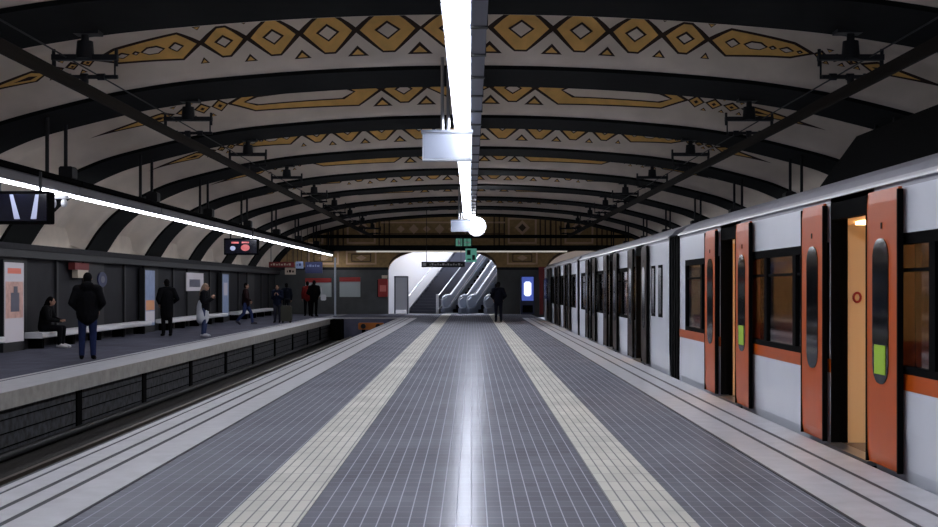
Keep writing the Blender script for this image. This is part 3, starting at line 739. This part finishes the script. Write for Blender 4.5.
# screens hung below the strip light row
def screen(y, X0, X1, label, art):
    t = thing('information_screen', label, 'information screen', ((X0+X1)/2, y, 2.5))
    m = MB(); m.box(X0, X1, y, y+.25, 2.58, 3.14, M_black, .02); m.build('casing', t)
    m = MB(); m.box(X0+.05, X1-.05, y-.006, y, 2.63, 3.09, mat('screen_off', (18,20,34), .15)); s = m.build('screen', t)
    m = MB(); art(m, X0, y-.012); m.build('display', s)  # display marks; on the nearest screen these are painted glare
    for x in (X0+.2, X1-.2):
        m = MB(); m.box(x-.02, x+.02, y+.1, y+.15, 3.14, 3.48, M_dark); m.build('bracket', t)
def glare_art(m, x, y):  # glare of the lights on the screen, painted as two glowing strokes
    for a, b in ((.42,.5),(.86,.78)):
        m.face([(x+a,y,3.08),(x+a+.06,y,3.08),(x+b+.1,y,2.66),(x+b,y,2.66)], M_scrW_glare)
def art2(m, x, y):
    m.prism([(x+.3+.09*math.cos(k*PI/8), 2.80+.08*math.sin(k*PI/8)) for k in range(16)], y, y+.005, M_scrW_glare)
    m.box(x+.25,x+.5,y,y+.005,2.96,3.02,M_scrR)
    m.prism([(x+.72+.15*math.cos(k*PI/8), 2.82+.11*math.sin(k*PI/8)) for k in range(16)], y, y+.005, M_scrR)
    m.box(x+.6,x+.84,y,y+.005,2.97,3.02,M_scrR)
screen(20.5, -8.3, -7.2, 'dark information screen with two painted glare streaks at the left picture edge', glare_art)
screen(40.3, -8.3, -7.15, 'dark information screen showing red and white shapes', art2)
t = thing('security_camera', 'small white twin dome security camera below the strip light', 'camera', (-7.62, 22.0, 3.0))
m = MB(); m.box(-7.75,-7.4,21.95,22.1,3.12,3.18,M_whitep); m.build('bracket', t)
for x, r in ((-7.68,.08),(-7.46,.06)):
    m = MB(); m.ball((x,22,3.04),(r,r,r*1.4),M_whitep); m.build('dome', t)
# hanging signs near the far end
def plate(name, x0, x1, z0, z1, y, mt, label, art=None):
    t = thing(name, label, 'sign', ((x0+x1)/2, y, z0))
    m = MB(); m.box(x0,x1,y,y+.08,z0,z1,mt,.01); p = m.build('panel', t)
    if art:
        m = MB(); art(m); m.build('lettering', p)
    for x in (x0+.1, x1-.1):
        m = MB(); m.tube((x,y+.04,z1),(x,y+.04,prof(x)+.0),.015,M_dark); m.build('hanger', t)
def dashes(x0, x1, z, h, y, mt):
    def f(m):
        x = x0; k = 0
        while x < x1-.06:
            wd = .05+.03*(k*5 % 3); m.box(x, min(x+wd, x1), y-.012, y, z, z+h+.03*(k % 2), mt); x += wd+.05; k += 1
    return f
RY = RIBS[-2]-.8
plate('hanging_sign', -10.0, -8.75, 2.48, 2.74, RY, M_dred, 'long maroon sign hanging near the far left wall', dashes(-9.9,-8.85,2.57,.07,RY,M_beige))
plate('hanging_sign', -9.25, -8.72, 2.12, 2.46, RY+.3, M_beige, 'beige square sign below the long maroon sign', dashes(-9.15,-8.8,2.22,.1,RY+.3,M_brown))
plate('hanging_sign', -8.68, -8.3, 2.42, 2.76, RY, P_b, 'small pale blue sign between the maroon and navy signs', dashes(-8.62,-8.35,2.54,.1,RY,M_blue))
plate('hanging_sign', -8.2, -7.35, 2.18, 2.74, RY, M_blue, 'navy blue sign hanging at the far end of the waiting platform', dashes(-8.1,-7.45,2.5,.08,RY,P_b))
# end wall furniture
def board(x0, x1, z0, z1, label):
    t = thing('notice_board', label, 'notice board', ((x0+x1)/2, YE-.05, z0))
    m = MB(); m.box(x0,x1,YE-.06,YE,z0,z1,mat('board_pale', (176,184,184), .4)); m.build('panel', t)
    m = MB(); m.box(x0,x1,YE-.1,YE,z1,z1+.24,M_red); m.build('header', t)
board(-9.2, -7.75, .95, 1.75, 'pale notice board with red header behind the dark group')
board(-7.3, -6.15, .95, 1.8, 'pale grey notice board with red header right of the slim pole')
t = thing('fire_cabinet', 'red fire cabinet on the dark end wall left of the stairs', 'fire cabinet', (-4.85, YE, 1))
m = MB(); m.box(-5.15,-4.62,YE-.25,YE-.002,.95,1.95,M_red,.04); m.build('body', t)
m = MB(); m.box(-5.19,-5.15,YE-.26,YE-.01,.95,1.9,M_black); m.box(-5.05,-4.7,YE-.27,YE-.25,1.25,1.6,mat('pale_red',(220,120,110),.4)); m.build('door', t)
m = MB(); m.box(-4.95,-4.65,YE-.15,YE,1.98,2.15,M_beige); tag(m.build('wall_lamp'), 'small beige box on the end wall above the red cabinet', 'box')
t = thing('glass_panel', 'framed pale glass panel standing at the left side of the stairs', 'glass panel', (-3.8, 65.6, 0))
m = MB(); m.box(-4.2,-4.12,65.6,65.68,0,2.1,M_balus); m.box(-3.5,-3.42,65.6,65.68,0,2.1,M_balus); m.box(-4.12,-3.5,65.6,65.68,2.02,2.1,M_balus); m.build('frame', t)
m = MB(); m.box(-4.12,-3.5,65.62,65.66,.25,2.02,mat('pane_pale',(226,230,240),.2)); m.build('panel', t)
t = thing('vending_kiosk', 'blue lit display kiosk with a glowing white panel by the end wall', 'kiosk', (3.1, 65.9, 0))
m = MB(); m.box(2.72,3.48,65.7,66.5,0,2.1,mat('kiosk_blue',(40,48,80),.4),.03); m.build('casing', t)
m = MB(); m.box(2.78,3.42,65.68,65.7,.75,2.05,M_scrB); m.build('screen', t)
m = MB(); m.box(2.9,3.3,65.66,65.68,1.0,1.8,mat('kiosk_glow',(225,235,255),.4,emit=(225,235,255),estr=.45),.1); m.build('bright_panel', t)
m = MB(); m.box(2.82,3.38,65.66,65.7,.1,.5,M_black); m.build('hatch', t)
m = MB(); m.box(3.75,3.95,65.6,65.8,0,2.6,M_dred); m.box(3.70,4.3,65.58,65.6,1.9,2.6,M_dred); tag(m.build('red_post'), 'dark red post with a flag panel beside the end of the train', 'post')

# ------------------------------------------------------------------ escalator hall
m = MB()
m.box(-7.5,12,67.2,92,-.2,0,M_dado); struct(m.build('floor'))
m = MB(); m.box(-7.7,-7.5,67.2,92,0,12,M_hall); struct(m.build('wall_left'))
m = MB(); m.box(-7.5,14,91.8,92,0,12,M_hall); struct(m.build('wall_back'))
m = MB(); m.box(13.8,14,67.2,92,0,12,M_hall); struct(m.build('wall_right'))
m = MB(); m.box(-7.7,14,67.2,92,8.5,8.7,M_hall); struct(m.build('ceiling'))
TH = math.radians(25)
def hall_thing(name, label, cat, loc, group=None): return thing(name, label, cat, loc, group, -TH)
# the white side wall left of the stairs, parallel to them
B = Vector((-3.35, 67.4, 0))
t = MB(); t.box(-.3, 0, .1, 22, 0, 8.5, M_hall)
o = t.build('wall_left'); o.location = B+Vector((-1.35,-.1,0)); o.rotation_euler = (0,0,-TH); struct(o)
t = hall_thing('staircase', 'dark grey stone staircase left of the two escalators', 'staircase', (-3.55, 68.4, 0))
n = 30; tr, rs = .29, .167; wd = 1.8
m = MB(); poly = [(0,0)]
for k in range(n): poly += [(k*tr, (k+1)*rs), ((k+1)*tr, (k+1)*rs)]
poly.append((n*tr, 0)); m.prism(poly, 0, wd, M_stair, axis='x'); m.build('steps', t, local=True)
for x in (-.06, wd+.02):
    m = MB(); m.prism([(0,0),(0,.18),(n*tr,n*rs+.18),(n*tr,0)], x, x+.06, mat('stair_side',(48,50,60),.4), axis='x'); m.build('side_panel', t, local=True)
    m = MB(); m.tube((x+.03,0,.95),(x+.03,n*tr,n*rs+.95),.035,M_steel); m.build('handrail', t, local=True)
    m = MB(); m.tube((x+.03,-.05,0),(x+.03,-.05,1.1),.08,M_whitep); m.build('newel_post', t, local=True)
def escalator(loc, label):
    t = hall_thing('escalator', label, 'escalator', loc, )
    W = 1.25; n = 24; tr = .40; rs = .24
    m = MB(); poly = [(-.6,0),(-.6,.02),(0,.02)]
    for k in range(n): poly += [(k*tr, (k+1)*rs), ((k+1)*tr, (k+1)*rs)]
    poly.append((n*tr, 0)); m.prism(poly, .2, W-.2, M_gasket, axis='x'); m.build('steps', t, local=True)
    m = MB(); m.box(.2, W-.2, -1.3, -.6, 0, .025, M_steel); m.build('comb_plate', t, local=True)
    for x in (0, W-.2):
        m = MB(); m.prism([(-1.1,0),(-1.1,.3),(-.4,.35),(n*tr,n*rs+.4),(n*tr,0)], x, x+.2, M_balus, axis='x'); m.build('skirt', t, local=True)
        m = MB(); m.prism([(-1.1,.3),(-1.15,.75),(-.5,1.0),(-.1,1.02),(n*tr,n*rs+1.05),(n*tr,n*rs+.3),(-.4,.3)], x+.07, x+.13, mat('bal_glass',(150,158,172),.15), axis='x'); m.build('balustrade', t, local=True)
        pts = [(x+.1,-.6,.28),(x+.1,-1.02,.33),(x+.1,-1.22,.5),(x+.1,-1.24,.72),(x+.1,-1.1,.92),(x+.1,-.8,1.02),(x+.1,-.1,1.06),(x+.1,n*tr,n*rs+1.1)]
        m = MB(); m.path(pts, .055, M_lightgrey); m.build('handrail', t, local=True)
        m = MB(); m.tube((x+.1,-.1,.62),(x+.1,n*tr,n*rs+.66),.04,M_whitep); m.build('light_strip', t, local=True)
    return t
escalator((-1.2, 68.6, 0), 'left escalator with pale handrails beside the dark stairs')
escalator((.22, 68.0, 0), 'right escalator with pale handrails behind the walking man')
for i, (x, y) in enumerate(((-1.6, 70), (1.5, 74), (4, 78))):  # unseen lamps, added to brighten the hall and its white wall
    m = MB(); m.box(x-1.2, x+1.2, y-.4, y+.4, 8.42, 8.5, M_fillH); tag(m.build('ceiling_light'), 'added unseen fill lamp on the high ceiling of the escalator hall', 'ceiling light', 'added fill lamps in the escalator hall')
# room beyond the small right arch
m = MB(); m.box(2.5, 10, 69.5, 69.7, 0, 4.5, M_hall); struct(m.build('wall_back'))

# ------------------------------------------------------------------ people
DG = None
def remesh(mb, name, parent, vox, mt, smooth=4):
    o = mb.build(name, None)
    md = o.modifiers.new('r', 'REMESH'); md.mode = 'VOXEL'; md.voxel_size = vox; md.use_smooth_shade = True
    sm = o.modifiers.new('s', 'SMOOTH'); sm.iterations = smooth; sm.factor = .5
    bpy.context.view_layer.update()
    me = bpy.data.meshes.new_from_object(o.evaluated_get(bpy.context.evaluated_depsgraph_get()))
    old = o.data; o.modifiers.clear(); o.data = me; bpy.data.meshes.remove(old); me.name = name
    me.materials.clear(); me.materials.append(mt)
    me.polygons.foreach_set('use_smooth', [True]*len(me.polygons))
    o.parent = parent
    return o
def lerp(a, b, t): return tuple(a[i]+(b[i]-a[i])*t for i in range(3))
SKIN = mat('skin', (150, 112, 92), .6)
def person(loc, rz, h, pose, label, jacket, trousers, hair, shoes=(24,24,28), coat=.0, hood=False, group=None, slim=1.0, longhair=False, bag=None):
    t = thing('person', label, 'person', loc, group, rz)
    s = h/1.75
    J = dict(pel=(0,0,.94), chest=(0,0,1.26), nb=(0,-.0,1.45), hd=(0,.03,1.63))
    for k, sg in (('l',-1),('r',1)):
        J['hip'+k] = (sg*.095,0,.90); J['kn'+k] = (sg*.105,.02,.50); J['an'+k] = (sg*.11,-.02,.09); J['to'+k] = (sg*.125,.15,.03)
        J['sh'+k] = (sg*.185,0,1.40); J['el'+k] = (sg*.25,-.03,1.12); J['wr'+k] = (sg*.25,.06,.88)
    fdir = {'l': (0,.15,-1), 'r': (0,.15,-1)}
    if pose == 'pockets':
        for k, sg in (('l',-1),('r',1)): J['el'+k] = (sg*.30,-.10,1.14); J['wr'+k] = (sg*.20,.12,1.0)
    if pose == 'phone':
        for k, sg in (('l',-1),('r',1)): J['el'+k] = (sg*.22,.04,1.12); J['wr'+k] = (sg*.08,.27,1.24)
        J['hd'] = (0,.06,1.61); fdir = {'l': (.2,.5,.8), 'r': (-.2,.5,.8)}
    if pose == 'walk':
        J['knl'] = (-.10,.20,.52); J['anl'] = (-.10,.27,.11); J['tol'] = (-.11,.43,.07)
        J['knr'] = (.10,-.05,.50); J['anr'] = (.10,-.33,.18); J['tor'] = (.11,-.22,.05)
        J['ell'] = (-.25,-.12,1.14); J['wrl'] = (-.25,-.10,.92); J['elr'] = (.24,.06,1.13); J['wrr'] = (.22,.25,1.02)
    if pose == 'sit':
        dz = -.42
        for q in ('pel','chest','nb','hd','shl','shr'): x,y,z = J[q]; J[q] = (x,y,z+dz)
        J['chest'] = (0,.03,.84); J['nb'] = (0,.10,1.02); J['hd'] = (0,.17,1.18); J['shl'] = (-.185,.08,.98); J['shr'] = (.185,.08,.98)
        for k, sg in (('l',-1),('r',1)):
            J['hip'+k] = (sg*.10,.0,.50); J['kn'+k] = (sg*.12,.44,.50); J['an'+k] = (sg*.12,.42,.09); J['to'+k] = (sg*.13,.60,.03)
            J['el'+k] = (sg*.24,.16,.74); J['wr'+k] = (sg*.08,.40,.68)
        fdir = {'l': (.3,.8,.2), 'r': (-.3,.8,.2)}
    J = {k: tuple(c*s for c in v) for k, v in J.items()}
    S = lambda v: v*s
    m = MB(); k0 = SKIN
    # torso
    m.ball(J['pel'], (S(.155),S(.11),S(.13)), k0); m.ball(J['chest'], (S(.17),S(.115),S(.17)), k0)
    m.cone(J['pel'], J['chest'], S(.12), S(.125), k0); m.cone(J['chest'], J['nb'], S(.11), S(.07), k0)
    m.cone(J['nb'], J['hd'], S(.055), S(.05), k0)
    hd = J['hd']
    m.ball(hd, (S(.077),S(.092),S(.115)), k0); m.ball((hd[0],hd[1]+S(.035),hd[2]-S(.05)), (S(.055),S(.055),S(.06)), k0)
    m.cone((hd[0],hd[1]+S(.085),hd[2]+S(.01)), (hd[0],hd[1]+S(.108),hd[2]-S(.025)), S(.010), S(.015), k0)
    m.cone((hd[0]-S(.02),hd[1]+S(.083),hd[2]-S(.06)), (hd[0]+S(.02),hd[1]+S(.083),hd[2]-S(.06)), S(.012), S(.012), k0)
    for sg in (-1, 1): m.ball((hd[0]+sg*S(.078),hd[1],hd[2]-S(.005)), (S(.014),S(.02),S(.032)), k0)
    for k, sg in (('l',-1),('r',1)):
        m.cone(J['nb'], J['sh'+k], S(.06), S(.065), k0)
        m.cone(J['sh'+k], J['el'+k], S(.055), S(.042), k0); m.cone(J['el'+k], J['wr'+k], S(.041), S(.028), k0)
        m.cone(J['pel'], J['hip'+k], S(.1), S(.095), k0); m.cone(J['hip'+k], J['kn'+k], S(.088), S(.058), k0)
        m.cone(J['kn'+k], J['an'+k], S(.056), S(.038), k0); m.cone(J['an'+k], J['to'+k], S(.038), S(.028), k0)
        # hand: palm, four unequal bent fingers and a thumb from the palm's side
        d = Vector(fdir[k]).normalized(); side = Vector((-sg,0,0)); side = (side-d*side.dot(d)).normalized(); pn = d.cross(side)
        wr = Vector(J['wr'+k]); pc = wr+d*S(.055)
        if pose == 'sit' or pose == 'phone': side, pn = side, pn
        across = pn if abs(pn.y) > .5 else (Vector((0,1,0))-d*d.y).normalized()
        curl = side
        m.cone(tuple(wr+d*S(.02)), tuple(wr+d*S(.08)), S(.028), S(.026), k0)
        for j, fl in enumerate((.062,.075,.070,.054)):
            b0 = wr+d*S(.085)+across*S((1.5-j)*.019); b1 = b0+d*S(fl*.5)+curl*S(.006); b2 = b1+(d*.7+curl*.7).normalized()*S(fl*.5)
            m.cone(tuple(pc), tuple(b0), S(.014), S(.0105), k0); m.cone(tuple(b0), tuple(b1), S(.0105), S(.0098), k0); m.cone(tuple(b1), tuple(b2), S(.0098), S(.0085), k0)
        tb = wr+d*S(.04)+across*S(.028); t1 = tb+(across*.75+d*.5).normalized()*S(.035); t2 = t1+(d*.9+curl*.3).normalized()*S(.03)
        m.cone(tuple(tb), tuple(t1), S(.013), S(.012), k0); m.cone(tuple(t1), tuple(t2), S(.012), S(.0095), k0)
    remesh(m, 'body', t, .011*s, SKIN, 2)
    def cm(rgb, key): return mat('cloth_%s_%d_%d_%d' % (key, *rgb), tuple(v*.72 for v in rgb) if sum(rgb) < 150 else rgb, .9, noise=.15, nscale=12, spec=.08)
    # jacket
    m = MB(); k0 = M_black; z = 1
    hem = lerp(J['pel'], J['chest'], -.15-coat) if pose != 'sit' else J['pel']
    m.ball(J['chest'], (S(.20*slim),S(.15),S(.2)), k0); m.ball(J['pel'], (S(.19*slim),S(.15),S(.12)), k0)
    m.cone(hem, J['chest'], S(.17*slim), S(.155*slim), k0); m.cone(J['chest'], J['nb'], S(.14), S(.085), k0)
    if pose != 'sit':
        for sg in (-1,1): m.cone((hem[0]+sg*S(.07),hem[1],hem[2]), (J['chest'][0]+sg*S(.06),J['chest'][1],J['chest'][2]), S(.125*slim), S(.13*slim), k0)
    for k in 'lr':
        m.cone(J['nb'], J['sh'+k], S(.085), S(.095*slim), k0); m.cone(J['sh'+k], J['el'+k], S(.088*slim), S(.07), k0)
        m.cone(J['el'+k], lerp(J['el'+k], J['wr'+k], .95), S(.068), S(.048), k0)
    if hood:
        m.ball((J['nb'][0],J['nb'][1]-S(.09),J['nb'][2]+S(.03)), (S(.14),S(.09),S(.10)), k0)
    remesh(m, 'jacket', t, .016*s, cm(jacket, 'j'))
    # trousers
    m = MB(); m.ball(J['pel'], (S(.165),S(.125),S(.13)), k0)
    for k in 'lr':
        m.cone(J['pel'], J['hip'+k], S(.115), S(.105), k0); m.cone(J['hip'+k], J['kn'+k], S(.1), S(.073), k0)
        m.cone(J['kn'+k], lerp(J['kn'+k], J['an'+k], .96), S(.072), S(.058), k0)
    remesh(m, 'trousers', t, .016*s, cm(trousers, 't'))
    for k in 'lr':
        m = MB(); a, b = J['an'+k], J['to'+k]
        m.cone((a[0],a[1],a[2]-S(.01)), b, S(.05), S(.04), k0); m.cone((a[0],a[1]-S(.04),a[2]-S(.035)), b, S(.042), S(.036), k0)
        for i_, v in enumerate(m.v): m.v[i_] = (v[0], v[1], max(v[2], 0.0) if pose != 'walk' else max(v[2], .0))
        remesh(m, 'shoe', t, .012, cm(shoes, 's'))
    # hair, eyes
    m = MB(); m.ball((hd[0],hd[1]-S(.016),hd[2]+S(.022)), (S(.090),S(.098),S(.108)), k0)
    m.ball((hd[0],hd[1]-S(.035),hd[2]-S(.04)), (S(.082),S(.07),S(.08)), k0)
    if longhair: m.cone((hd[0],hd[1]-S(.06),hd[2]), (J['nb'][0],J['nb'][1]-S(.10),J['nb'][2]-S(.08)), S(.085), S(.07), k0)
    remesh(m, 'hair', t, .014*s, cm(hair, 'h'))
    for sg in (-1, 1):
        m = MB(); m.ball((hd[0]+sg*S(.03),hd[1]+S(.082),hd[2]+S(.008)), S(.012), M_dark, 8, 6); m.build('eye', t, local=True)
    return t
BLK = (20, 20, 24); NAVY = (28, 34, 58); JEAN = (44, 54, 92)
person((-7.88, 24.66, .006), 0.25, 1.79, 'pockets', 'person in bulky black hooded jacket and blue jeans, back turned, at platform edge', BLK, (36,44,78), (18,16,18), hood=True, slim=1.2, shoes=(16,16,20))
person((-10.52, 29.6, 0), -PI/2, 1.70, 'sit', 'person in dark clothes and white shoes sitting on the wall bench', (24,24,26), (20,20,26), (22,18,18), shoes=(200,196,200), longhair=True)
person((-9.3, 36.7, 0), 0.5, 1.74, 'pockets', 'person in long black coat standing before the blue poster display', (16,16,20), (20,20,24), (24,20,18), coat=.75, slim=1.05)
tw = person((-8.05, 36.2, .0), -PI/2, 1.63, 'phone', 'woman in dark jacket holding a phone, long white coat below, facing right', (26,26,32), (54,64,96), (140,120,106), shoes=(190,190,200), longhair=True)
m = MB(); m.cone((0,-.03,.98),(0,-.05,.56),.175,.195,M_black); m.cone((0,-.12,.9),(0,-.12,.55),.11,.12,M_black); remesh(m, 'coat_skirt', tw, .02, mat('white_cloth', (186,188,198), .8, noise=.1, nscale=8))
m = MB(); m.box(-.035,.035,.325,.335,1.20,1.34,M_dark); m.build('phone', tw, local=True)
person((-8.9, 47.4, 0), -PI/2, 1.66, 'walk', 'person in maroon brown jacket and blue jeans striding right', (46,28,30), JEAN, (24,20,20), shoes=(60,60,70))
person((-8.15, 50.5, 0), PI, 1.62, 'phone', 'person in navy jacket beside the dark suitcase, facing the camera', NAVY, (50,50,62), (20,18,18))
person((-9.3, 60.5, 0), .3, 1.70, 'stand', 'person in dark blue clothes standing far back by the end wall', (22,26,40), (24,26,36), (20,18,18))
person((-8.45, 62, 0), .2, 1.80, 'stand', 'person in dark red top at the left of the far group', (110,34,32), (24,22,26), (24,20,20))
tb = person((-7.95, 60.8, 0), -.2, 1.84, 'pockets', 'person in wide black jacket carrying a small white bag', (12,13,14), (14,14,16), (18,16,16), slim=1.25, hood=True)
person((1.17, 51.2, 0), .05, 1.72, 'pockets', 'man in dark jacket and dark trousers walking toward the escalators', (18,20,34), (26,28,44), (30,26,26), slim=1.1)
t = thing('shoulder_bag', 'small white bag hanging beside the person in the wide black jacket', 'bag', (-7.5, 60.6, .85))
m = MB(); m.box(-7.56,-7.30,60.35,60.48,.82,1.12,M_whitep,.05); m.build('pouch', t)
m = MB(); m.path([(-7.5,60.42,1.1),(-7.52,60.46,1.3),(-7.58,60.6,1.5)], .012, M_whitep, 6); m.build('strap', t)
t = thing('suitcase', 'dark olive suitcase standing beside the person in the navy jacket', 'suitcase', (-7.75, 50.3, 0))
m = MB(); m.box(-7.95,-7.5,50.1,50.4,.06,.72,mat('olive_case',(44,44,34),.7),.06); m.build('shell', t)
for x in (-7.88, -7.57):
    m = MB(); m.tube((x,50.18,.04),(x,50.32,.04),.04,M_black); m.build('wheel', t)
m = MB(); m.path([(-7.82,50.36,.7),(-7.82,50.36,1.0),(-7.63,50.36,1.0),(-7.63,50.36,.7)], .012, M_dark, 6); m.build('handle', t)
